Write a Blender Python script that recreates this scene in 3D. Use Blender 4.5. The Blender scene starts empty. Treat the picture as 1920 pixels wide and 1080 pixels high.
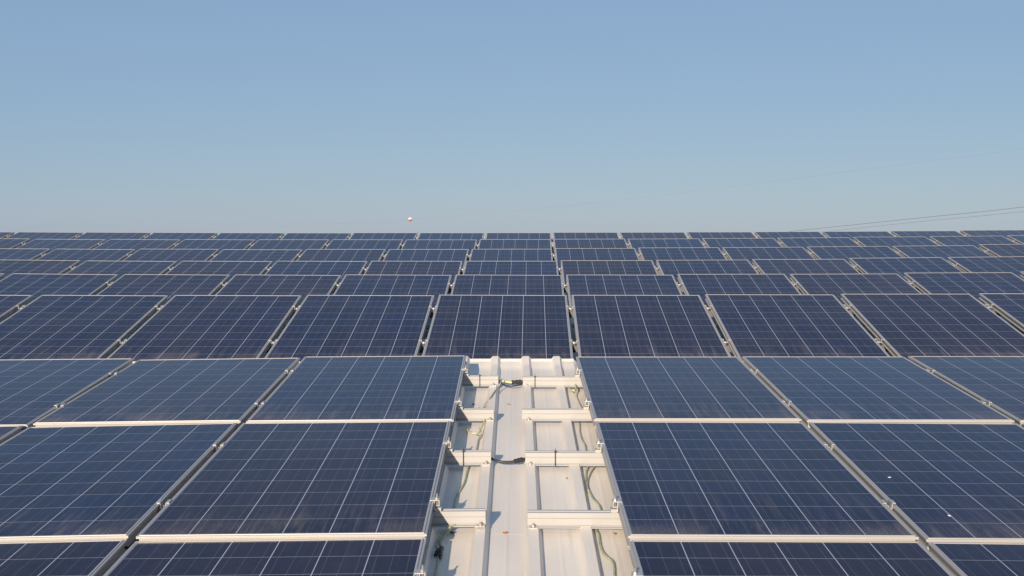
import bpy, bmesh, math, random
from mathutils import Vector, Matrix

# ------------------------------------------------------------------ camera, sky, sun, exposure
SC = bpy.context.scene
COL = SC.collection
F = 2255.0                       # focal length in pixels of a 1920 wide picture
PITCH = math.radians(-1.95)
CAM = Vector((0.0, 0.0, 9.0))
FWD = Vector((0, math.cos(PITCH), math.sin(PITCH)))
UP = Vector((0, -math.sin(PITCH), math.cos(PITCH)))
cd = bpy.data.cameras.new('camera')
cd.sensor_width = 36.0
cd.lens = 36.0 * F / 1920.0
cd.clip_start = 0.05
cd.clip_end = 20000
cam = bpy.data.objects.new('camera', cd)
COL.objects.link(cam)
cam.location = CAM
cam.rotation_euler = (math.pi / 2 + PITCH, 0, 0)
SC.camera = cam

SUN_EL = math.radians(15.0)
SUN_AZ = math.radians(193.5)     # clockwise from +Y, the place the sun stands
world = bpy.data.worlds.new('World')
SC.world = world
world.use_nodes = True
wn = world.node_tree
bg = wn.nodes['Background']
sky = wn.nodes.new('ShaderNodeTexSky')
sky.sky_type = 'NISHITA'
sky.sun_disc = False
sky.sun_elevation = SUN_EL
sky.sun_rotation = SUN_AZ
sky.altitude = 0
sky.air_density = 1.0
sky.dust_density = 0.3
sky.ozone_density = 1.0
veil = wn.nodes.new('ShaderNodeMix')          # thin even haze in front of the clear sky
veil.data_type = 'RGBA'
veil.inputs[0].default_value = 0.7
veil.inputs[7].default_value = (2.38, 3.83, 6.24, 1)
wn.links.new(sky.outputs[0], veil.inputs[6])
wn.links.new(veil.outputs[2], bg.inputs[0])
bg.inputs[1].default_value = 0.062
sl = bpy.data.lights.new('sun', 'SUN')
sl.energy = 4.75
sl.angle = math.radians(0.5)
sl.color = (1.0, 0.83, 0.64)
sun = bpy.data.objects.new('sun', sl)
COL.objects.link(sun)
sd = Vector((math.sin(SUN_AZ) * math.cos(SUN_EL), math.cos(SUN_AZ) * math.cos(SUN_EL), math.sin(SUN_EL)))
sun.rotation_euler = sd.to_track_quat('Z', 'Y').to_euler()
sun.location = CAM + sd * 60
SC.view_settings.view_transform = 'Standard'
SC.view_settings.look = 'None'
SC.view_settings.exposure = 0.6
SC.view_settings.gamma = 1.0

# ------------------------------------------------------------------ helpers
def W(x, y, z):
    """camera frame (right, up, forward) to world"""
    return CAM + Vector((x, 0, 0)) + UP * y + FWD * z

def WD(x, y, z):
    return Vector((x, 0, 0)) + UP * y + FWD * z

SLOPE = 0.1316                    # slope of the near roof against the camera axis
Z0, Y0 = 4.127, -0.842
COSR = 1 / math.sqrt(1 + SLOPE * SLOPE)
NRM = WD(0, COSR, -SLOPE * COSR)  # roof normal
ALG = WD(0, SLOPE * COSR, COSR)   # up the slope
H_RIB, H_PAN = -0.0965, -0.1265

def roof_at(px, py, h):
    """point of the near roof (h above the panel plane) that lies behind a picture position"""
    a, b = (px - 960) / F, (540 - py) / F
    z = (Y0 - SLOPE * Z0 + h / COSR) / (b - SLOPE)
    return W(a * z, b * z, z)

def obj(name, bm_or_me, mat, parent=None, smooth=False):
    if isinstance(bm_or_me, bmesh.types.BMesh):
        me = bpy.data.meshes.new(name)
        bmesh.ops.recalc_face_normals(bm_or_me, faces=bm_or_me.faces)
        bm_or_me.to_mesh(me)
        bm_or_me.free()
    else:
        me = bm_or_me
    if mat is not None and not me.materials:
        me.materials.append(mat)
    if smooth:
        for p in me.polygons:
            p.use_smooth = True
    o = bpy.data.objects.new(name, me)
    COL.objects.link(o)
    if parent:
        o.parent = parent
    return o

def tag(o, label, cat, group=None, kind=None):
    if label:
        o['label'] = label
    if cat:
        o['category'] = cat
    if group:
        o['group'] = group
    if kind:
        o['kind'] = kind
    return o

def empty(name, m):
    e = bpy.data.objects.new(name, None)
    e.empty_display_size = 0.05
    COL.objects.link(e)
    e.matrix_world = m
    return e

def copy_tree(o, parent=None):
    c = o.copy()
    COL.objects.link(c)
    if parent:
        c.parent = parent
    for ch in list(o.children):
        copy_tree(ch, c)
    return c

def box(bm, x0, x1, y0, y1, z0, z1, m=None):
    vs = [bm.verts.new(Vector(v)) for v in
          ((x0, y0, z0), (x1, y0, z0), (x1, y1, z0), (x0, y1, z0), (x0, y0, z1), (x1, y0, z1), (x1, y1, z1), (x0, y1, z1))]
    for f in ((0, 3, 2, 1), (4, 5, 6, 7), (0, 1, 5, 4), (1, 2, 6, 5), (2, 3, 7, 6), (3, 0, 4, 7)):
        bm.faces.new([vs[i] for i in f])
    if m is not None:
        for v in vs:
            v.co = m @ v.co
    return vs

def prism(bm, c, axis, r, h, n=6, rot=0.0):
    """n-sided bolt shape from c along axis"""
    axis = Vector(axis).normalized()
    t = axis.orthogonal().normalized()
    b = axis.cross(t)
    c = Vector(c)
    lo = [bm.verts.new(c + (t * math.cos(rot + 2 * math.pi * i / n) + b * math.sin(rot + 2 * math.pi * i / n)) * r) for i in range(n)]
    hi = [bm.verts.new(v.co + axis * h) for v in lo]
    bm.faces.new(lo[::-1])
    bm.faces.new(hi)
    for i in range(n):
        bm.faces.new((lo[i], lo[(i + 1) % n], hi[(i + 1) % n], hi[i]))

def extrude_profile(bm, pts, x0, x1):
    """closed outline in (y, z), run along x"""
    a = [bm.verts.new((x0, y, z)) for y, z in pts]
    b = [bm.verts.new((x1, y, z)) for y, z in pts]
    n = len(pts)
    for i in range(n):
        bm.faces.new((a[i], a[(i + 1) % n], b[(i + 1) % n], b[i]))
    bm.faces.new(a)
    bm.faces.new(b[::-1])

def tube(bm, pts, r, n=8, sub=6, caps=True):
    """smooth round tube through points; r may be a function of t in 0..1"""
    P = []
    L = len(pts)
    for i in range(L - 1):
        p0, p1, p2, p3 = pts[max(i - 1, 0)], pts[i], pts[i + 1], pts[min(i + 2, L - 1)]
        for k in range(sub):
            t = k / sub
            P.append(0.5 * ((2 * p1) + (p2 - p0) * t + (2 * p0 - 5 * p1 + 4 * p2 - p3) * t * t + (3 * p1 - p0 - 3 * p2 + p3) * t ** 3))
    P.append(pts[-1])
    rings = []
    nv = None
    for i, p in enumerate(P):
        d = (P[min(i + 1, len(P) - 1)] - P[max(i - 1, 0)]).normalized()
        if nv is None:
            nv = d.orthogonal().normalized()
        nv = (nv - d * nv.dot(d)).normalized()
        b = d.cross(nv)
        rr = r(i / (len(P) - 1)) if callable(r) else r
        rings.append([bm.verts.new(p + (nv * math.cos(2 * math.pi * k / n) + b * math.sin(2 * math.pi * k / n)) * rr) for k in range(n)])
    for a, b in zip(rings, rings[1:]):
        for k in range(n):
            bm.faces.new((a[k], a[(k + 1) % n], b[(k + 1) % n], b[k]))
    if caps:
        bm.faces.new(rings[0][::-1])
        bm.faces.new(rings[-1])

# ------------------------------------------------------------------ materials
class N:
    def __init__(self, name):
        self.mat = bpy.data.materials.new(name)
        self.mat.use_nodes = True
        self.t = self.mat.node_tree
        self.b = self.t.nodes['Principled BSDF']

    def node(self, kind, **kw):
        n = self.t.nodes.new(kind)
        for k, v in kw.items():
            setattr(n, k, v)
        return n

    def put(self, sock, v):
        if isinstance(v, bpy.types.NodeSocket):
            self.t.links.new(v, sock)
        else:
            sock.default_value = v

    def m(self, op, a, b=0.0, c=0.0):
        n = self.node('ShaderNodeMath', operation=op)
        self.put(n.inputs[0], a)
        self.put(n.inputs[1], b)
        self.put(n.inputs[2], c)
        return n.outputs[0]

    def mix(self, f, a, b):
        n = self.node('ShaderNodeMix', data_type='RGBA')
        self.put(n.inputs[0], f)
        self.put(n.inputs[6], a if isinstance(a, bpy.types.NodeSocket) else (*a, 1))
        self.put(n.inputs[7], b if isinstance(b, bpy.types.NodeSocket) else (*b, 1))
        return n.outputs[2]

    def noise(self, vec, scale, detail=3, rough=0.55):
        n = self.node('ShaderNodeTexNoise')
        self.put(n.inputs['Vector'], vec)
        n.inputs['Scale'].default_value = scale
        n.inputs['Detail'].default_value = detail
        n.inputs['Roughness'].default_value = rough
        return n.outputs['Fac']

    def ramp(self, v, lo, hi):
        n = self.node('ShaderNodeMapRange', interpolation_type='SMOOTHSTEP')
        self.put(n.inputs[0], v)
        n.inputs[1].default_value = lo
        n.inputs[2].default_value = hi
        return n.outputs[0]

    def scaled(self, vec, s, off=None):
        n = self.node('ShaderNodeVectorMath', operation='MULTIPLY')
        self.put(n.inputs[0], vec)
        n.inputs[1].default_value = s
        if off is None:
            return n.outputs[0]
        a = self.node('ShaderNodeVectorMath', operation='ADD')
        self.t.links.new(n.outputs[0], a.inputs[0])
        self.put(a.inputs[1], off)
        return a.outputs[0]

    def coord(self, which='Object'):
        return self.node('ShaderNodeTexCoord').outputs[which]

    def bump(self, h, strength, dist):
        n = self.node('ShaderNodeBump')
        self.put(n.inputs['Height'], h)
        n.inputs['Strength'].default_value = strength
        n.inputs['Distance'].default_value = dist
        self.t.links.new(n.outputs[0], self.b.inputs['Normal'])

    def set(self, **kw):
        for k, v in kw.items():
            s = self.b.inputs[k.replace('_', ' ')]
            if k == 'Base_Color' and not isinstance(v, bpy.types.NodeSocket):
                v = (*v, 1)
            self.put(s, v)
        return self.mat


def mat_plain(name, col, rough=0.5, metal=0.0, var=0.08, scale=40.0):
    n = N(name)
    f = n.noise(n.coord(), scale, 4)
    lo = tuple(c * (1 - var) for c in col)
    hi = tuple(min(1, c * (1 + var)) for c in col)
    return n.set(Base_Color=n.mix(f, lo, hi), Roughness=rough, Metallic=metal)


def mat_cells():
    n = N('solar_glass')
    co = n.coord()
    s = n.node('ShaderNodeSeparateXYZ')
    n.put(s.inputs[0], co)
    rnd = n.node('ShaderNodeObjectInfo').outputs['Random']
    x, y = s.outputs[0], s.outputs[1]
    PX, PY = (0.998 - 0.030) / 6, (1.65 - 0.030) / 10
    u = n.m('DIVIDE', n.m('ADD', x, 3 * PX), PX)
    v = n.m('DIVIDE', n.m('ADD', y, 5 * PY), PY)
    fu, fv = n.m('FRACT', u), n.m('FRACT', v)
    iu, iv = n.m('FLOOR', u), n.m('FLOOR', v)
    du = n.m('MULTIPLY', n.m('MINIMUM', fu, n.m('SUBTRACT', 1, fu)), PX)      # metres to the cell's side
    dv = n.m('MULTIPLY', n.m('MINIMUM', fv, n.m('SUBTRACT', 1, fv)), PY)
    gap_u = n.m('LESS_THAN', du, 0.0016)
    gap_v = n.m('LESS_THAN', dv, 0.0012)
    outside = n.m('GREATER_THAN', n.m('ABSOLUTE', y), 5 * PY)
    # three busbars per cell, along the panel
    fb = n.m('FRACT', n.m('MULTIPLY', fu, 3))
    db = n.m('MULTIPLY', n.m('ABSOLUTE', n.m('SUBTRACT', fb, 0.5)), PX / 3)
    bus = n.m('LESS_THAN', db, 0.0008)
    # every cell and every panel has its own blue
    cv = n.node('ShaderNodeCombineXYZ')
    n.put(cv.inputs[0], iu)
    n.put(cv.inputs[1], iv)
    n.put(cv.inputs[2], n.m('MULTIPLY', rnd, 137.0))
    wn_ = n.node('ShaderNodeTexWhiteNoise', noise_dimensions='3D')
    n.put(wn_.inputs['Vector'], cv.outputs[0])
    wo = n.node('ShaderNodeTexWhiteNoise', noise_dimensions='1D')
    n.put(wo.inputs['W'], n.m('MULTIPLY', rnd, 919.0))
    vo = n.node('ShaderNodeTexVoronoi')
    off = n.node('ShaderNodeCombineXYZ')
    n.put(off.inputs[0], n.m('MULTIPLY', rnd, 31.0))
    n.put(off.inputs[1], n.m('MULTIPLY', rnd, 57.0))
    pos = n.scaled(co, (1, 1, 1), off.outputs[0])
    n.put(vo.inputs['Vector'], n.scaled(pos, (1, 0.7, 1)))
    vo.inputs['Scale'].default_value = 70
    grain = n.node('ShaderNodeSeparateColor')
    n.put(grain.inputs[0], vo.outputs['Color'])
    a = n.mix(wo.outputs['Value'], CELL_A, CELL_B)
    b = n.mix(n.m('MULTIPLY', wn_.outputs['Value'], 0.75), a, CELL_C)
    b = n.mix(n.m('MULTIPLY', grain.outputs[0], 0.35), b, CELL_D)
    line = n.m('MAXIMUM', n.m('MAXIMUM', gap_u, n.m('MULTIPLY', gap_v, 0.80)), n.m('MULTIPLY', outside, 0.15))
    c = n.mix(n.m('MULTIPLY', bus, 0.16), b, (0.42, 0.44, 0.48))
    c = n.mix(line, c, (0.41, 0.43, 0.49))
    # dust: a thin even film, run-off streaks and a crust that collects at the low edge
    streak = n.noise(n.scaled(pos, (26, 2.2, 1)), 1.0, 5, 0.62)
    streak2 = n.noise(n.scaled(pos, (150, 9, 1)), 1.0, 3, 0.6)
    cloud = n.noise(n.scaled(pos, (2.2, 1.6, 1)), 1.0, 4)
    fine = n.noise(pos, 160, 3)
    low = n.ramp(y, -0.30, -0.81)
    vlow = n.ramp(y, -0.56, -0.81)
    st = n.m('MULTIPLY', n.ramp(streak, 0.46, 0.78), n.m('ADD', 0.035, n.m('MULTIPLY', low, 0.27)))
    st = n.m('ADD', st, n.m('MULTIPLY', n.ramp(streak2, 0.55, 0.75), n.m('ADD', 0.03, n.m('MULTIPLY', low, 0.13))))
    film = n.m('ADD', 0.006, n.m('MULTIPLY', n.ramp(cloud, 0.35, 0.75), 0.035))
    crust = n.m('MULTIPLY', n.m('MULTIPLY', vlow, n.ramp(cloud, 0.42, 0.62)), n.m('MULTIPLY', n.ramp(fine, 0.3, 0.7), 0.40))
    edge = n.m('MULTIPLY', n.ramp(y, -0.796, -0.809), 0.6)
    dust = n.m('MINIMUM', n.m('ADD', n.m('ADD', st, film), n.m('MAXIMUM', crust, edge)), 0.85)
    c = n.mix(dust, c, (0.30, 0.24, 0.205))
    rough = n.m('ADD', 0.06, n.m('MULTIPLY', dust, 0.5))
    n.bump(n.m('ADD', fine, n.m('MULTIPLY', cloud, 3)), 0.06, 0.002)
    return n.set(Base_Color=c, Roughness=rough, IOR=1.19, Specular_IOR_Level=0.5)

CELL_A = (0.018, 0.010, 0.026)
CELL_B = (0.006, 0.014, 0.056)
CELL_C = (0.006, 0.008, 0.022)
CELL_D = (0.018, 0.022, 0.050)

def mat_roof():
    n = N('white_sheet_metal')
    co = n.coord()
    f1 = n.noise(n.scaled(co, (3, 0.5, 1)), 1.0, 5)
    f2 = n.noise(n.scaled(co, (45, 1.3, 1)), 1.0, 4, 0.6)
    f3 = n.noise(co, 220, 2)
    c = n.mix(n.ramp(f1, 0.3, 0.75), (0.67, 0.61, 0.535), (0.775, 0.715, 0.635))
    c = n.mix(n.m('MULTIPLY', n.ramp(f2, 0.50, 0.8), 0.42), c, (0.50, 0.43, 0.36))
    c = n.mix(n.m('MULTIPLY', n.ramp(f3, 0.66, 0.8), 0.25), c, (0.38, 0.33, 0.28))
    n.bump(n.m('ADD', f1, n.m('MULTIPLY', f2, 0.05)), 0.25, 0.02)
    return n.set(Base_Color=c, Roughness=0.42)

def mat_metal(name, col, metal, rough):
    n = N(name)
    co = n.coord()
    f = n.noise(n.scaled(co, (4, 4, 30)), 1.0, 4)
    g = n.noise(co, 90, 3)
    c = n.mix(f, tuple(k * 0.92 for k in col), tuple(min(1, k * 1.05) for k in col))
    c = n.mix(n.m('MULTIPLY', n.ramp(g, 0.62, 0.8), 0.3), c, (0.45, 0.38, 0.30))
    return n.set(Base_Color=c, Metallic=metal, Roughness=rough)

M = {
    'glass': mat_cells(),
    'roof': mat_roof(),
    'frame': mat_metal('anodised_frame', (0.45, 0.437, 0.425), 0.42, 0.5),
    'rail': mat_metal('rail_aluminium', (0.372, 0.37, 0.366), 0.05, 0.45),
    'steel': mat_metal('clamp_steel', (0.50, 0.49, 0.475), 0.5, 0.4),
    'bolt': mat_plain('bolt_steel', (0.50, 0.49, 0.47), 0.35, 0.8),
    'rack': mat_plain('rack_steel_shaded', (0.10, 0.10, 0.10), 0.6, 0.3),  # darkened colour stands in for shade in the far panel gaps
    'black': mat_plain('black_plastic', (0.022, 0.020, 0.022), 0.45),
    'cable_black': mat_plain('black_cable', (0.035, 0.032, 0.034), 0.5),
    'cable_grey': mat_plain('grey_cable', (0.33, 0.33, 0.27), 0.55),
    'cable_pale': mat_plain('pale_cable', (0.58, 0.53, 0.24), 0.55),
    'back': mat_plain('backsheet_white', (0.6, 0.6, 0.6), 0.6),
    'wall': mat_plain('wall_sheet', (0.55, 0.54, 0.52), 0.6),
    'leaf_orange': mat_plain('dry_leaf', (0.42, 0.17, 0.05), 0.8, 0, 0.3, 300),
    'leaf_brown': mat_plain('brown_leaf', (0.20, 0.11, 0.06), 0.8, 0, 0.3, 300),
    'dropping': mat_plain('bird_dropping', (0.75, 0.73, 0.68), 0.8),
    'wire': mat_plain('wire_dark', (0.10, 0.10, 0.11), 0.6),
    'ball_white': mat_plain('ball_white', (0.85, 0.84, 0.82), 0.4),
    'ball_red': mat_plain('ball_red', (0.60, 0.10, 0.05), 0.4),
}

def mat_earth_cable():
    n = N('green_yellow_cable')
    co = n.coord('Generated')
    f = n.noise(n.coord(), 25, 2)
    c = n.mix(n.ramp(f, 0.42, 0.6), (0.40, 0.38, 0.20), (0.20, 0.28, 0.20))
    return n.set(Base_Color=c, Roughness=0.5)
M['cable_earth'] = mat_earth_cable()

def mat_ground():
    n = N('dry_ground')
    co = n.coord()
    f = n.noise(co, 0.02, 6)
    g = n.noise(co, 0.6, 5)
    c = n.mix(f, (0.10, 0.11, 0.05), (0.22, 0.18, 0.12))
    return n.set(Base_Color=n.mix(n.m('MULTIPLY', g, 0.5), c, (0.09, 0.10, 0.04)), Roughness=0.95)
M['ground'] = mat_ground()

# ------------------------------------------------------------------ the setting: ground, building
bm = bmesh.new()
vs = [bm.verts.new(v) for v in ((-8000, -8000, 0), (8000, -8000, 0), (8000, 8000, 0), (-8000, 8000, 0))]
bm.faces.new(vs)
tag(obj('ground', bm, M['ground']), None, None, kind='structure')

house = empty('warehouse', Matrix.Translation((0, 8, 0)))
tag(house, 'white ribbed metal roof of a large building carrying the solar panels', 'building')
HINV = house.matrix_world.inverted()
XW = 15.0

def near_pt(x, z, h):
    y = Y0 + SLOPE * (z - Z0)
    return W(x + 0.0035 * (z - 4.1), y, z) + NRM * h

def roof_sheet(bm, ptf, zs, endlift):
    RP, C0 = 0.197, 0.078
    prof = []
    k0, k1 = int(-XW / RP), int(XW / RP)
    for k in range(k0, k1 + 1):
        c = C0 + k * RP
        prof += [(c - 0.033, 0), (c - 0.0185, 0.030), (c + 0.0185, 0.030), (c + 0.033, 0),
                 (c + 0.088, 0.0), (c + 0.096, 0.0007), (c + 0.101, 0.0007), (c + 0.109, 0.0)]
    cols = []
    for z in zs:
        row = []
        for x, hh in prof:
            row.append(bm.verts.new(HINV @ ptf(x, z, hh + endlift(x, z, hh))))
        cols.append(row)
    for a, b in zip(cols, cols[1:]):
        for i in range(len(prof) - 1):
            bm.faces.new((a[i], a[i + 1], b[i + 1], b[i]))

ZE = 7.75
LAPS = (4.478, 6.37)
def lap(z):
    return sum(0.00025 for a in LAPS if z > a)      # sheet ends lapped over the next sheet
def lift_near(x, z, hh):
    if not -0.36 < x < 0.40:                  # pressed down under the panels' ends
        return lap(z) - 0.03 * min(max((z - 7.2) / 0.35, 0), 1)
    t = min(max((z - (ZE - 0.22)) / 0.22, 0), 1)
    e = lap(z) + 0.022 * t * t * (3 - 2 * t)
    if hh < 0.02 and z > ZE - 0.031:
        e += 0.012 * (z - (ZE - 0.031)) / 0.031
    return e
bm = bmesh.new()
roof_sheet(bm, lambda x, z, h: near_pt(x, z, H_PAN + h),
           [-6, 0, 2, 3, 4, LAPS[0], LAPS[0] + 0.0006, 5, 6, LAPS[1], LAPS[1] + 0.0006, 7, ZE - 0.22, ZE - 0.165, ZE - 0.11, ZE - 0.055, ZE - 0.03, ZE - 0.015, ZE], lift_near)
r1 = obj('roof_sheet', bm, M['roof'], house)
FSL = 0.0976
def far_pt(x, z, h):
    return W(x, -0.625 + FSL * (z - 7.8) + h, z)
bm = bmesh.new()
roof_sheet(bm, far_pt, [ZE - 0.05, 10, 12, 14, 16, 18, 19.6], lambda x, z, h: 0)
obj('roof_sheet', bm, M['roof'], house)
# the short riser between the two roof levels, and the walls below
bm = bmesh.new()
for (a, b) in ((-XW, XW),):
    q = [near_pt(a, ZE - 0.004, H_PAN + 0.012), near_pt(b, ZE - 0.004, H_PAN + 0.012), far_pt(b, ZE - 0.004, 0), far_pt(a, ZE - 0.004, 0)]
    bm.faces.new([bm.verts.new(HINV @ p) for p in q])
obj('riser', bm, M['roof'], house)
bm = bmesh.new()
yb, yf = near_pt(0, -6, H_PAN).y, far_pt(0, 19.6, 0).y
zb, zf = near_pt(0, -6, H_PAN).z, far_pt(0, 19.6, 0).z
for x in (-XW + 0.05, XW - 0.05):
    q = [(x, yb, 0), (x, yf, 0), (x, yf, zf - .02), (x, ZE, near_pt(0, ZE, H_PAN).z - .15), (x, yb, zb - .02)]
    bm.faces.new([bm.verts.new(HINV @ Vector(p)) for p in q])
for y, z in ((yb + .05, zb - .02), (yf - .05, zf - .02)):
    q = [(-XW + .05, y, 0), (XW - .05, y, 0), (XW - .05, y, z), (-XW + .05, y, z)]
    bm.faces.new([bm.verts.new(HINV @ Vector(p)) for p in q])
obj('wall', bm, M['wall'], house)

# ------------------------------------------------------------------ solar panels
PW, PL, PT = 0.998, 1.65, 0.040
FR = 0.0150                       # width of the frame's rim
def panel_frame_bm():
    # outline of the extrusion: (inset from the outer edge, height)
    q = PT
    prof = [(0, 0), (0, 0.0025), (0.0080, 0.0030), (0.0080, q - 0.0125), (0, q - 0.0110), (0, q - 0.0030), (0.001, q - 0.0020), (0.0060, q - 0.0020),
            (0.0068, q - 0.0040), (0.0082, q - 0.0040), (0.0088, q - 0.0005), (0.0096, q), (0.0136, q), (0.0146, q - 0.0010), (0.0146, q - 0.0058),
            (0.0105, q - 0.0070), (0.0105, 0.003), (0.024, 0.003), (0.024, 0.0)]
    bm = bmesh.new()
    rings = []
    for sx, sy in ((-1, -1), (1, -1), (1, 1), (-1, 1)):
        rings.append([bm.verts.new((sx * (PW / 2 - d), sy * (PL / 2 - d), z)) for d, z in prof])
    n = len(prof)
    for a in range(4):
        A, B = rings[a], rings[(a + 1) % 4]
        for i in range(n):
            bm.faces.new((A[i], A[(i + 1) % n], B[(i + 1) % n], B[i]))
    return bm

def make_panel():
    r = empty('solar_panel', Matrix.Identity(4))
    obj('frame', panel_frame_bm(), M['frame'], r)
    bm = bmesh.new()
    box(bm, -PW / 2 + FR, PW / 2 - FR, -PL / 2 + FR, PL / 2 - FR, PT - 0.0062, PT - 0.0022)
    obj('glass', bm, M['glass'], r)
    return r

JIT = random.Random(11)             # no two panels lie quite alike
def panel_matrix(B, T, slope):
    """B, T: lower and upper middle of the panel's top face; slope: fall of its rows"""
    yv = (T - B).normalized()
    xv = Vector((1, 0, 0)) * 1.0 + UP * slope
    xv = (xv - yv * xv.dot(yv)).normalized()
    zv = xv.cross(yv)
    c = (B + T) / 2 - zv * PT
    m = (Matrix((xv, yv, zv)).transposed() @ Matrix.Rotation(JIT.gauss(0, 0.0022), 3, 'X') @ Matrix.Rotation(JIT.gauss(0, 0.0012), 3, 'Y')).to_4x4()
    m.translation = c
    return m

def ordinal(k):
    return ['first', 'second', 'third', 'fourth', 'fifth', 'sixth', 'seventh', 'eighth', 'ninth', 'tenth', 'eleventh', 'twelfth',
            'thirteenth', 'fourteenth', 'fifteenth', 'sixteenth', 'seventeenth', 'eighteenth', 'nineteenth'][k]

proto_panel = [make_panel()]
def put_panel(m, label, group):
    p = proto_panel[0]
    if p.get('label'):
        p = copy_tree(p)
    tag(p, label, 'solar panel', group)
    p.matrix_world = m
    return p

def make_mid_clamp():
    r = empty('panel_clamp', Matrix.Identity(4))
    bm = bmesh.new()                      # origin: middle of the gap, at the height of the panel's lower face
    g = 0.0125
    L = 0.020
    for s in (-1, 1):
        xs = sorted((s * (g - 0.003), s * (g + 0.011)))
        box(bm, xs[0], xs[1], -L, L, PT + 0.0005, PT + 0.0042)
        xs = sorted((s * (g - 0.0035), s * (g - 0.0006)))
        box(bm, xs[0], xs[1], -L, L, 0.018, PT + 0.0042)
    box(bm, -g + 0.003, g - 0.003, -L, L, 0.018, 0.0205)
    obj('clamp_body', bm, M['steel'], r)
    bm = bmesh.new()
    prism(bm, (0, 0, 0.0205), (0, 0, 1), 0.0065, 0.008, 6)
    prism(bm, (0, 0, 0.0), (0, 0, 1), 0.004, 0.012, 8)
    obj('bolt', bm, M['bolt'], r)
    return r

def make_end_clamp(s):
    """s = +1: panel lies at -x of the clamp"""
    r = empty('end_clamp', Matrix.Identity(4))
    bm = bmesh.new()                      # origin: outer side of the frame, height of the rail's top
    def bx(x0, x1, *a):
        xs = sorted((s * x0, s * x1))
        box(bm, xs[0], xs[1], *a)
    bx(-0.012, 0.022, -0.017, 0.017, PT + 0.0005, PT + 0.0040)     # finger on the frame
    bx(0.0010, 0.0045, -0.017, 0.017, 0.004, PT + 0.0005)          # upright
    bx(0.0185, 0.0220, -0.017, 0.017, 0.020, PT + 0.0005)
    bx(0.0045, 0.0185, -0.017, 0.017, 0.020, 0.0235)
    bx(0.0045, 0.0280, -0.017, 0.017, 0.0005, 0.014)
    obj('clamp_body', bm, M['steel'], r)
    bm = bmesh.new()
    prism(bm, (s * 0.0115, 0, PT + 0.004), (0, 0, 1), 0.0068, 0.007, 6)
    prism(bm, (s * 0.0115, 0, 0.014), (0, 0, 1), 0.0036, PT + 0.010, 8)
    obj('bolt', bm, M['bolt'], r)
    return r

proto_mid = [make_mid_clamp()]
proto_end = {1: make_end_clamp(1), -1: make_end_clamp(-1)}
def put(protos, key, m, label, cat, group):
    p = protos[key]
    if p.get('label'):
        p = copy_tree(p)
    tag(p, label, cat, group)
    p.matrix_world = m
    return p

def proj(p):
    d = p - CAM
    z = d.dot(FWD)
    return (960 + F * d.x / z, 540 - F * d.dot(UP) / z, z)

def inframe(m, pad=0):
    q = [proj(m @ Vector((sx * PW / 2, sy * PL / 2, PT))) for sx in (-1, 1) for sy in (-1, 1)]
    xs = [a[0] for a in q]
    ys = [a[1] for a in q]
    return max(xs) > -pad and min(xs) < 1920 + pad and max(ys) > 0 and min(ys) < 1080

# --- near rows, left and right of the open aisle.  Lines are (y at x, x, slope) in picture units per column.
LINES = {
    ('r1b', -1): [(998.5, 800, -0.0129), (1003.6, 244, -0.0238), (1010, 0, -0.024)],
    ('r1b', 1): [(1003.0, 1180, 0.006), (1008.0, 1745, 0.012), (1012, 2200, .012)],
    ('r2b', -1): [(785.2, 850, -0.0082), (788.0, 447, -0.0148), (794.0, 40, -0.015)],
    ('r2b', 1): [(786.2, 1115, 0.0010), (788.3, 1530, 0.002), (789, 1950, 0.002)],
    ('r2t', -1): [(667.0, 873, -0.0088), (671.0, 555, -0.0105), (674.3, 240, -0.002)],
    ('r2t', 1): [(668.0, 1090, -0.001), (667.7, 1410, -0.001), (667.4, 1735, -0.001)],
}
PITCHN = 1.024
near = {}
names = {0: 'cut off front row', 1: 'second row from the front', 2: 'third row from the front'}
look = {0: 'dark blue', 1: 'dark navy', 2: 'paler sky reflecting'}
for side in (-1, 1):
    sn = 'left' if side < 0 else 'right'
    for r in (0, 1, 2):
        edge = {(-1, 0): -0.293, (-1, 1): -0.293, (-1, 2): -0.281, (1, 0): 0.399, (1, 1): 0.398, (1, 2): 0.394}[(side, r)]
        for c in range(3):
            x = edge + side * (PW / 2 + c * PITCHN)
            def ln(key, z, add=0.0):
                y0, x0, s = LINES[(key, side)][c]
                px = 960 + F * x / z
                return y0 + (px - x0) * s + add, s
            if r == 2:
                zb, zt = 5.782, 7.41
                (yb_, s1), (yt_, s2) = ln('r2b', zb), ln('r2t', zt)
            elif r == 1:
                zb, zt = 4.127, 5.75
                (yb_, s1), (yt_, s2) = ln('r1b', zb), ln('r2b', zt, 5.2)
            else:
                zb, zt = 2.49, 4.12
                yt_, s2 = ln('r1b', zt, 7.0)
                s1 = s2
            T = W(x, (540 - yt_) / F * zt, zt)
            if r == 0:
                Bp = T - WD(0, 0.125, 1).normalized() * PL
            else:
                Bp = W(x, (540 - yb_) / F * zb, zb)
                if r == 1:
                    T = Bp + (T - Bp).normalized() * PL
                else:
                    T = Bp + (T - Bp).normalized() * PL
            m = panel_matrix(Bp, T, -(s1 + s2) / 2)
            if not inframe(m):
                continue
            near[(side, r, c)] = m
            where = ['beside the aisle', 'second from the aisle', 'third from the aisle'][c]
            put_panel(m, f'{look[r]} panel {where} on the {sn}, {names[r]}', 'solar panels beside the open aisle')

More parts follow.
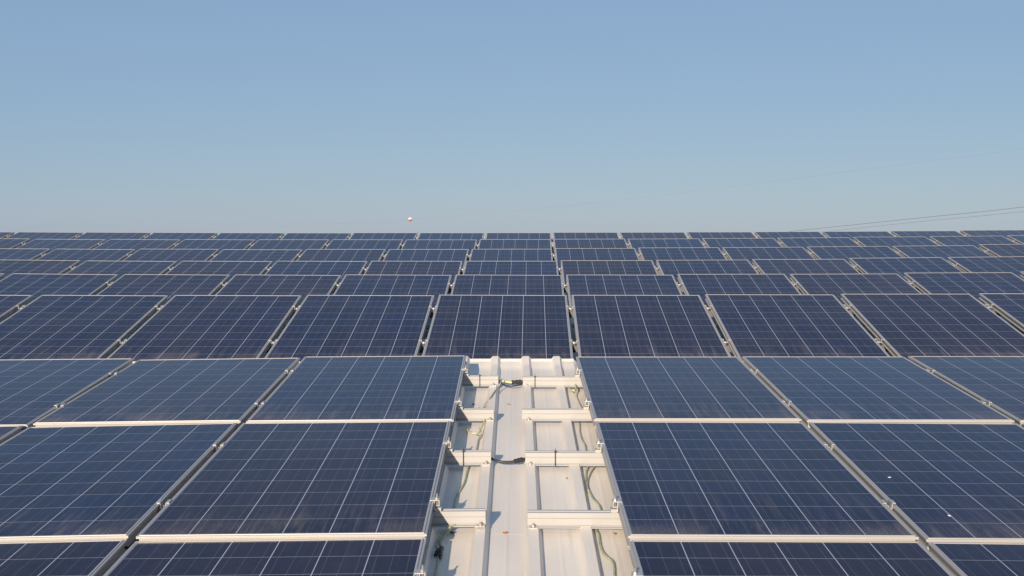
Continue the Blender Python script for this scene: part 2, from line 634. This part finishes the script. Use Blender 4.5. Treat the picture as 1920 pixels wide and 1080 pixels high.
# --- far rows on tilted racks
ZT = [9.40 + 1.862 * k for k in range(6)]
YC = [553.0, 515.0, 488.8, 466.2, 448.6, 436.0]
AL = [-1.5, -1.5, -3.4, -4.1, -3.1, -1.9]
BL = [-1.5, -4.0, -5.4, -4.5, -4.6, -3.3]
XC = [942.8, 954.1, 959.2, 959.7, 966.3, 972.5]
YAW = -0.0165
PITCHF = 1.034
TILT = 0.267
far = {}
rown = {0: 'steep row right behind the aisle end', 1: 'second row behind the aisle end', 2: 'third row behind the aisle end',
        3: 'third row from the back', 4: 'second row from the back', 5: 'rearmost row against the sky'}
for k in range(6):
    zt0 = ZT[k]
    x00 = (XC[k] - 960) / F * zt0
    row = []
    for c in range(-10, 11):
        xo = c * PITCHF * (1 + 0.0009 * c * c * (9.4 / zt0) ** 2)
        x, z = x00 + xo, zt0 + YAW * xo
        px = 960 + F * x / z
        uu = (px - 960) / 960
        y = YC[k] + AL[k] * uu + BL[k] * uu * uu
        sl_ = (AL[k] + 2 * BL[k] * uu) / 960
        T = W(x, (540 - y) / F * z, z)
        T_dir = WD(-YAW, TILT - 0.007 * k, 1).normalized()
        Bp = T - T_dir * PL
        m = panel_matrix(Bp, T, -sl_ )
        q = [proj(m @ Vector((sx * PW / 2, sy, PT)))[0] for sx in (-1, 1) for sy in (0.1 if k else -PL / 2, PL / 2)]
        if max(q) > 2 and min(q) < 1918:
            row.append((c, m))
    for i, (c, m) in enumerate(row):
        far[(k, c)] = m
        pos = 'leftmost' if i == 0 else ('rightmost' if i == len(row) - 1 else (ordinal(i) + ' from left' if i < len(row) / 2 else ordinal(len(row) - 1 - i) + ' from right'))
        put_panel(m, f'blue solar panel, {pos}, in the {rown[k]}', 'solar panels in the rows behind the aisle')

# ------------------------------------------------------------------ clamps
ROWD = {0: (0.34, 1.23), 1: (0.415, 1.265), 2: (0.431, 1.265)}
for (side, r, c), m in sorted(near.items()):
    sn = 'left' if side < 0 else 'right'
    if r == 0:
        continue
    for j, d in enumerate(ROWD[r]):
        ud = ['upper', 'lower'][j]
        if (side, r, c + 1) in near:
            mm = m @ Matrix.Translation((side * PITCHN / 2, PL / 2 - d, 0))
            px, py, _ = proj(mm.translation)
            if -15 < px < 1935 and py < 1090:
                put(proto_mid, 0, mm, f'{ud} clamp, {["first", "second", "third"][c]} gap {sn} of the aisle, {names[r]}', 'clamp',
                    'clamps between the panels beside the aisle')
for (k, c), m in sorted(far.items()):
    if (k, c + 1) not in far:
        continue
    m2 = far[(k, c + 1)]
    row = sorted(cc for kk, cc in far if kk == k)
    i = row.index(c)
    n_ = len(row) - 1
    pos = (ordinal(i) + ' gap from left') if i < n_ / 2 else (ordinal(n_ - 1 - i) + ' gap from right')
    for j, d in enumerate((0.32, 1.17)):
        a = m @ Vector((PW / 2, PL / 2 - d, 0))
        b = m2 @ Vector((-PW / 2, PL / 2 - d, 0))
        mm = m.copy()
        mm.translation = (a + b) / 2
        mm = mm @ Matrix.Diagonal((1.42, 0.6, 0.97, 1))
        px, py, _ = proj(mm.translation)
        if not (-10 < px < 1930) or (j == 1 and k > 0):
            continue
        ud = ['upper steel', 'lower steel'][j] if k == 0 else 'steel'
        put(proto_mid, 0, mm, f'{ud} clamp, {pos}, {rown[k]}', 'clamp', 'clamps between the panels of the far rows')

# ------------------------------------------------------------------ mounting rails
RW, RH = 0.040, 0.056
def rail_profile():
    w, h = RW / 2, RH
    return [(-w - 0.012, 0), (-w - 0.012, 0.0030), (-w, 0.0045), (-w, 0.0070), (-w + 0.003, 0.0076), (-w + 0.003, 0.0096), (-w, 0.0102),
            (-w, h - 0.0225), (-w + 0.004, h - 0.0220), (-w + 0.004, h - 0.0182), (-w, h - 0.0177), (-w, h - 0.001), (-w + 0.001, h),
            (-0.007, h), (-0.007, h - 0.012), (0.007, h - 0.012), (0.007, h), (w - 0.001, h), (w, h - 0.001), (w, 0)]

def make_rail(m, x0, x1, bolts, label, group):
    r = empty('mounting_rail', m)
    tag(r, label, 'mounting rail', group)
    bm = bmesh.new()
    extrude_profile(bm, rail_profile(), x0, x1)
    obj('rail_beam', bm, M['rail'], r)
    for bx_ in bolts:
        bm = bmesh.new()
        box(bm, bx_ - 0.016, bx_ + 0.016, -RW / 2 - 0.0300, -RW / 2 - 0.004, 0.0046, 0.0075)
        prism(bm, (bx_, -RW / 2 - 0.016, 0.0075), (0, 0, 1), 0.0095, 0.0016, 10)
        prism(bm, (bx_, -RW / 2 - 0.016, 0.0091), (0, 0, 1), 0.0068, 0.006, 6)
        prism(bm, (bx_, -RW / 2 - 0.016, 0.0151), (0, 0, 1), 0.0036, 0.005, 8)
        obj('foot_bolt', bm, M['bolt'], r)
    return r

# ends of the rails at the aisle (metres right of the axis); rows: r2 upper, r2 lower, r1 upper, r1 lower, r0 upper
RAILS = [(2, 0, -0.080, 0.063, 'rearmost'), (2, 1, -0.0934, 0.051, 'second from rear'), (1, 0, -0.0937, 0.059, 'third from rear'),
         (1, 1, -0.099, 0.058, 'nearest whole'), (0, 0, -0.105, 0.06, 'cut off frontmost')]
RM = {}
for (r, j, xl, xr, nm) in RAILS:
    for side, xe in ((-1, xl), (1, xr)):
        m = near[(side, r, 0)]
        d = ROWD[r][j]
        edge_x = -side * PW / 2                       # the panel's aisle side in its own frame
        p = m @ Vector((edge_x, PL / 2 - d, 0))       # frame's lower corner over the rail
        mm = m.copy()
        mm.translation = p
        dx = xe - p.x
        mr = mm @ Matrix.Translation((0, 0, -RH))
        far_end = side * 3.1
        RM[(side, r, j)] = (mr, p.x)
        ribs = [0.078 + 0.0035 * (p.y - 4.1) + 0.197 * q for q in range(-1, 2)]
        bolts = [rx - p.x for rx in ribs if (min(p.x, xe) - 0.0 < rx < max(p.x, xe))][:1 if side > 0 else 3]
        sn = 'left' if side < 0 else 'right'
        make_rail(mr, min(dx, far_end), max(dx, far_end), bolts,
                  f'{nm} white aluminium rail crossing the {sn} side of the aisle', 'mounting rails reaching into the aisle')
        put(proto_end, -side, mm, f'steel end clamp holding the {sn} panel edge on the {nm} aisle rail', 'clamp', 'end clamps along the aisle')

# rails with legs below the far rows
for k in range(6):
    ks = sorted(c for kk, c in far if kk == k)
    mc = far[(k, ks[len(ks) // 2])]
    for j, d in enumerate((0.32, 1.17)):
        p0 = far[(k, ks[0])] @ Vector((-PW / 2 - 0.1, PL / 2 - d, -0.004))
        p1 = far[(k, ks[-1])] @ Vector((PW / 2 + 0.1, PL / 2 - d, -0.004))
        mid = mc @ Vector((0, PL / 2 - d, -0.004))
        pts = [far[(k, c)] @ Vector((s, PL / 2 - d, -0.003)) for c in ks for s in (-PW / 2 - 0.005, PW / 2 + 0.005)]
        root = empty('rack_rail', Matrix.Translation(mid))
        tag(root, f'{["upper", "lower"][j]} rack rail under the {rown[k]}', 'mounting rail', 'rails under the far rows')
        bm = bmesh.new()
        prev = None
        for p in pts:
            q = p - mid
            ring = [bm.verts.new(q + Vector((0, a, b))) for a, b in ((-0.02, -0.045), (0.02, -0.045), (0.02, 0), (-0.02, 0))]
            if prev:
                for i in range(4):
                    bm.faces.new((prev[i], prev[(i + 1) % 4], ring[(i + 1) % 4], ring[i]))
            else:
                bm.faces.new(ring)
            prev = ring
        bm.faces.new(prev[::-1])
        obj('rail_beam', bm, M['rack'], root)
        for c in ks[::2]:
            p = far[(k, c)] @ Vector((0, PL / 2 - d, -0.004))
            zc = (p - CAM).dot(FWD)
            low = far_pt(p.x, zc, 0.0)
            hgt = p.z - 0.045 - low.z
            if hgt > 0.02:
                bm = bmesh.new()
                q = p - mid
                box(bm, q.x - 0.02, q.x + 0.02, q.y - 0.015, q.y + 0.015, q.z - 0.047 - hgt, q.z - 0.046)
                obj('leg', bm, M['rack'], root)

# ------------------------------------------------------------------ cable ties on the rails
def tie(side, r, j, px, label):
    mr, ex = RM[(side, r, j)]
    z = (mr.translation - CAM).dot(FWD)
    x = (px - 960) / F * z - ex
    bm = bmesh.new()
    w, o = 0.0026, 0.0016
    y0, y1, z0, z1 = -RW / 2, RW / 2, -0.002, RH
    box(bm, x - w, x + w, y0 - 0.014 - o, y0 - 0.0125, z0, 0.004)
    # front band runs down the face, over the foot lip
    box(bm, x - w, x + w, y0 - o, y0 - 0.0004, 0.005, z1 + o)
    box(bm, x - w, x + w, y0 - 0.0004, y1 + o, z1 + 0.0004, z1 + o)
    box(bm, x - w, x + w, y1 + 0.0004, y1 + o, z0, z1 + 0.0004)
    box(bm, x - w, x + w, y0 - 0.0125, y1 + o, z0 - o, z0)
    box(bm, x - w, x + w, y0 - 0.0140, y0 - o, 0.004, 0.0052)
    box(bm, x - 0.0042, x + 0.0042, y0 - 0.004, y0 + 0.004, z1 + o, z1 + 0.007)
    box(bm, x - 0.001, x + 0.0012, y0 + 0.000, y0 + 0.003, z1 + 0.007, z1 + 0.020)
    o_ = obj('cable_tie', bm, M['black'])
    o_.matrix_world = mr
    tag(o_, label, 'cable tie', 'black cable ties on the rails')

tie(-1, 2, 0, 899.8, 'black cable tie round the rearmost left aisle rail')
tie(1, 2, 0, 1003, 'black cable tie round the rearmost right aisle rail')
tie(-1, 1, 0, 869.3, 'black cable tie round the third left aisle rail from the rear')
tie(1, 1, 0, 1041, 'black cable tie round the third right aisle rail from the rear')

# ------------------------------------------------------------------ cables
def cable(name, pts, r, mat, label, cat='cable', group='cables in the aisle', extra=None):
    """pts: (picture x, picture y, height above the roof pan)"""
    P = [roof_at(a, b, H_PAN + h) for a, b, h in pts]
    root = empty(name, Matrix.Translation(P[0]))
    tag(root, label, cat, group)
    off = P[0]
    bm = bmesh.new()
    tube(bm, [p - off for p in P], r * 0.82, 8, 6)
    obj('sheath', bm, M[mat], root, True)
    for ep, er in (extra or []):
        E = [roof_at(a, b, H_PAN + h) - off for a, b, h in ep]
        bm = bmesh.new()
        a_, b_ = E[0], E[-1]
        prof = [(0, .6), (.03, 1), (.22, 1), (.24, .75), (.30, .75), (.32, 1.12), (.46, 1.12), (.48, .85), (.54, .85), (.56, 1.1), (.72, 1.1),
                (.74, .8), (.9, .7), (1, .55)]
        n = 10
        ax = (b_ - a_)
        t_ = ax.normalized().orthogonal().normalized()
        u_ = ax.normalized().cross(t_)
        rings = []
        for t, k in prof:
            rings.append([bm.verts.new(a_ + ax * t + (t_ * math.cos(2 * math.pi * i / n) + u_ * math.sin(2 * math.pi * i / n)) * er * k) for i in range(n)])
        for A, B in zip(rings, rings[1:]):
            for i in range(n):
                bm.faces.new((A[i], A[(i + 1) % n], B[(i + 1) % n], B[i]))
        bm.faces.new(rings[0][::-1])
        bm.faces.new(rings[-1])
        obj('connector', bm, M['black'], root)
    return root

cable('earth_cable', [(918, 711, .036), (934, 713, .036), (942, 714.5, .035), (950, 716, .034), (958, 717, .034), (966, 716.6, .0343), (975, 716.1, .0347), (992, 715.2, .0355)], 0.0075, 'cable_pale',
      'yellow green cable with a black plug spanning the rearmost rail gap',
      extra=[([(959, 716.9, .034), (984, 715.6, .0352)], 0.0120)])
cable('dark_cable', [(920, 714, .034), (937, 718, .032), (945, 721.5, .028), (956, 724, .025), (966, 723.5, .026), (975, 721, .029), (992, 715, .034)], 0.0048, 'cable_black',
      'thin dark cable sagging below the plug in the rearmost rail gap')
cable('grey_cable', [(941, 711, .06), (938.5, 718, .058), (933, 726, .040), (926, 736, .036), (919, 746, .036), (911, 755, .02), (906, 766, .005), (900, 776, .005)], 0.0042, 'cable_grey',
      'grey cable running down over the left rib behind the second rail')
cable('black_cable', [(900, 857, .036), (919, 859.5, .036), (928, 863, .034), (940, 866, .030), (955, 866.5, .028), (968, 864.5, .031), (980, 861.5, .036), (1000, 858, .036)], 0.0078, 'cable_black',
      'black cable with a black plug sagging across the middle rail gap',
      extra=[([(964, 865.2, .030), (986, 860.5, .036)], 0.0105)])
cable('yellow_cable', [(876, 800, .005), (876, 806, .012), (882, 810, .03), (889, 812.5, .035), (896, 813, .03), (900, 807, .03), (904, 799, .03), (908, 790, .03), (909, 783, .03)], 0.0045, 'cable_pale',
      'yellow cable looped under the second left rail from the rear')
cable('grey_cable', [(899, 803, .03), (902.5, 810, .025), (901, 817, .012), (897, 825, .006), (895.5, 833, .006), (893, 846, .006), (890, 860, .006)], 0.0045, 'cable_grey',
      'twisted grey cable between the second and third left rails')
cable('earth_cable', [(880, 862, .02), (878, 873, .012), (876, 884, .006), (873.5, 895, .006), (871, 904, .006), (865, 915, .006), (859, 925, .006), (854.5, 936, .006), (852, 950, .006), (850, 966, .006)], 0.005, 'cable_earth',
      'green yellow cable between the third and nearest whole left rails')
cable('earth_cable', [(860, 984, .03), (849, 986, .034), (838, 992, .03), (827, 1003, .012), (821, 1014, .006), (819, 1023, .006), (821, 1031, .006), (822, 1044, .006), (819, 1062, .006), (815, 1085, .006)], 0.0048, 'cable_earth',
      'longer green cable hanging below the nearest left rail')
cable('earth_cable', [(852, 984, .03), (845, 989, .03), (838, 998, .02), (830, 1008, .008), (826, 1016, .006), (826, 1022, .006), (829, 1028, .006), (826, 1036, .006)], 0.0045, 'cable_earth',
      'shorter green cable with black plugs below the nearest left rail',
      extra=[([(829, 1027, .008), (815, 1041, .008)], 0.0085), ([(826.5, 1030, .016), (825, 1047, .008)], 0.007)])
cable('yellow_cable', [(1064, 722, .02), (1067, 728, .03), (1071, 731.5, .034), (1076, 732.5, .036), (1080, 729, .036), (1079, 722, .036), (1077, 716, .03)], 0.0045, 'cable_pale',
      'yellow cable looped under the rearmost right rail')
cable('grey_cable', [(1079, 722, .036), (1079.5, 732, .03), (1081, 742, .010), (1084, 750, .006), (1088, 759, .006), (1092, 768, .006), (1095, 778, .006)], 0.0045, 'cable_grey',
      'grey cable between the rearmost and second right rails')
cable('grey_cable', [(1085, 786, .006), (1086.8, 796, .006), (1087.5, 809, .006), (1091, 823, .006), (1096.5, 833, .006), (1099, 845, .006), (1099.5, 860, .006)], 0.0048, 'cable_grey',
      'grey cable between the second and third right rails')
cable('earth_cable', [(1108, 866, .02), (1103, 873, .016), (1100, 882, .008), (1099, 893, .006), (1100, 905, .006), (1104, 918, .006), (1111, 932, .006), (1120, 943, .006), (1126, 952, .006), (1129, 966, .006)], 0.005, 'cable_earth',
      'green yellow cable between the third and nearest right rails')
cable('grey_cable', [(1118, 870, .02), (1113, 876, .014), (1107, 887, .008), (1103, 899, .006), (1101.5, 910, .010), (1104, 920, .012)], 0.0042, 'cable_grey',
      'short grey cable joining the green one below the third right rail')
cable('earth_cable', [(1113, 984, .006), (1118, 993, .006), (1123, 1004, .006), (1125.5, 1019, .006), (1129.5, 1033, .006), (1139, 1045, .006), (1148, 1052, .006), (1152, 1063, .006), (1152.5, 1085, .006)], 0.0055, 'cable_earth',
      'green yellow cable below the nearest right rail at the picture bottom')

# ------------------------------------------------------------------ small litter
random.seed(5)
def blob(name, P, nrm, rx, ry, rz, mat, label, cat, group, seed):
    rnd = random.Random(seed)
    bm = bmesh.new()
    bmesh.ops.create_icosphere(bm, subdivisions=2, radius=1.0)
    for v in bm.verts:
        k = 1 + 0.28 * rnd.uniform(-1, 1)
        v.co = Vector((v.co.x * rx * k, v.co.y * ry * k, v.co.z * rz + rz * 0.5))
    o = obj(name, bm, M[mat], None, True)
    o.matrix_world = Matrix.Translation(P) @ nrm.to_track_quat('Z', 'Y').to_matrix().to_4x4()
    return tag(o, label, cat, group)

def leaf(P, size, mat, label, seed):
    rnd = random.Random(seed)
    bm = bmesh.new()
    n = 7
    for s in (-1, 1):
        pass
    top, bot = [], []
    for i in range(n):
        t = i / (n - 1)
        w = math.sin(math.pi * (0.06 + 0.9 * t)) ** 0.8 * 0.42
        curl = 0.35 * (t - 0.5) ** 2 + 0.05 * rnd.random()
        row = [Vector((s * w, t - 0.5, curl + abs(s) * 0.22 + 0.05 * rnd.random())) for s in (-1, -0.5, 0, 0.5, 1)]
        top.append([bm.verts.new(v * size + Vector((0, 0, 0.001))) for v in row])
        bot.append([bm.verts.new(v * size - Vector((0, 0, 0.0002))) for v in row])
    for G in (top, bot):
        for i in range(n - 1):
            for j in range(4):
                bm.faces.new((G[i][j], G[i][j + 1], G[i + 1][j + 1], G[i + 1][j]))
    o = obj('fallen_leaf', bm, M[mat])
    o.matrix_world = Matrix.Translation(P) @ NRM.to_track_quat('Z', 'Y').to_matrix().to_4x4() @ Matrix.Rotation(rnd.uniform(0, 6.28), 4, 'Z')
    return tag(o, label, 'leaf', 'fallen leaves on the roof sheet')

for i, (px, py, s, mt, lb) in enumerate((
        (947, 1001, 0.020, 'leaf_orange', 'orange dry leaf on the middle pan near the picture bottom'),
        (848.5, 1000.5, 0.020, 'leaf_brown', 'dark leaf in the shade below the nearest left rail'),
        (954, 759, 0.018, 'leaf_orange', 'brown leaf on the middle pan beside the second rails'),
        (887.5, 759, 0.018, 'leaf_brown', 'dark leaf in the shade beside the second left rail'),
        (1017.6, 687.5, 0.014, 'leaf_brown', 'tiny brown leaf near the roof end between two ribs'),
        (1078, 687, 0.018, 'leaf_orange', 'reddish leaf near the roof end by the right panel'),
        (1153, 1002, 0.014, 'leaf_brown', 'grey brown leaf crumb below the nearest right rail'),
        (1063, 897.5, 0.011, 'leaf_brown', 'dark leaf crumb on the pan below the third right rail'))):
    leaf(roof_at(px, py, H_PAN + 0.002), s, mt, lb, 10 + i)

def on_panel(m, px, py):
    n = m.to_3x3() @ Vector((0, 0, 1))
    p0 = m @ Vector((0, 0, PT - 0.0022))
    d = WD((px - 960) / F, (540 - py) / F, 1)
    t = (p0 - CAM).dot(n) / d.dot(n)
    return CAM + d * t, n
for i, (key, px, py, rx, ry, lb) in enumerate((((1, 1, 1), 1780, 966.5, 0.0055, 0.010, 'white bird dropping on the second right panel of the second row'),
                                               ((1, 1, 1), 1668, 895, 0.0075, 0.006, 'pale smear on the second right panel beside its left edge'))):
    P, n = on_panel(near[key], px, py)
    blob('bird_dropping', P, n, rx, ry, 0.0012, 'dropping', lb, 'dropping', 'bird droppings on the panels', 40 + i)

# ------------------------------------------------------------------ overhead wires with a marker ball
def sky_pt(px, py, z):
    return W((px - 960) / F * z, (540 - py) / F * z, z)
def wire(pts, r, label):
    P = [sky_pt(*p) for p in pts]
    bm = bmesh.new()
    tube(bm, [p - P[0] for p in P], r, 6, 8)
    o = obj('overhead_wire', bm, M['wire'])
    o.location = P[0]
    return tag(o, label, 'wire', 'overhead power lines')
wire([(-400, 452, 330), (100, 440, 290), (500, 426, 262), (769, 411.3, 240), (960, 395.5, 225), (1200, 371, 210), (1453, 340, 195), (1700, 307, 182), (1920, 279, 172), (2500, 190, 150), (3300, 40, 130)], 0.0048,
     'faint overhead wire sloping up to the right that carries the marker ball')
wire([(800, 500, 180), (1200, 464, 160), (1500, 432, 140), (1740, 407, 126), (1920, 388, 118), (2500, 318, 100), (3300, 200, 85)], 0.019,
     'darker upper one of two wires rising from the roof edge at right')
wire([(800, 507, 190), (1200, 471, 170), (1580, 431, 145), (1740, 414, 136), (1920, 396.5, 128), (2500, 332, 108), (3300, 222, 92)], 0.014,
     'thinner lower one of two wires rising from the roof edge at right')
P = sky_pt(769, 411.3, 240)
ball = empty('marker_ball', Matrix.Translation(P))
tag(ball, 'small white and red warning ball on the faint overhead wire', 'marker ball')
for nm, sgn, mt in (('upper_half', 1, 'ball_white'), ('lower_half', -1, 'ball_red')):
    bm = bmesh.new()
    R = 0.37
    rows_ = 8
    rings = []
    for i in range(rows_ + 1):
        a = (math.pi / 2) * i / rows_
        rr = R * math.cos(a)
        zz = sgn * (R * math.sin(a) + 0.002)
        rings.append([bm.verts.new((rr * math.cos(2 * math.pi * k / 20), rr * math.sin(2 * math.pi * k / 20), zz)) for k in range(20)] if i < rows_ else [bm.verts.new((0, 0, zz))])
    for A, B in zip(rings, rings[1:]):
        for k in range(20):
            if len(B) == 1:
                bm.faces.new((A[k], A[(k + 1) % 20], B[0]))
            else:
                bm.faces.new((A[k], A[(k + 1) % 20], B[(k + 1) % 20], B[k]))
    bm.faces.new(rings[0])
    obj(nm, bm, M[mt], ball, True)
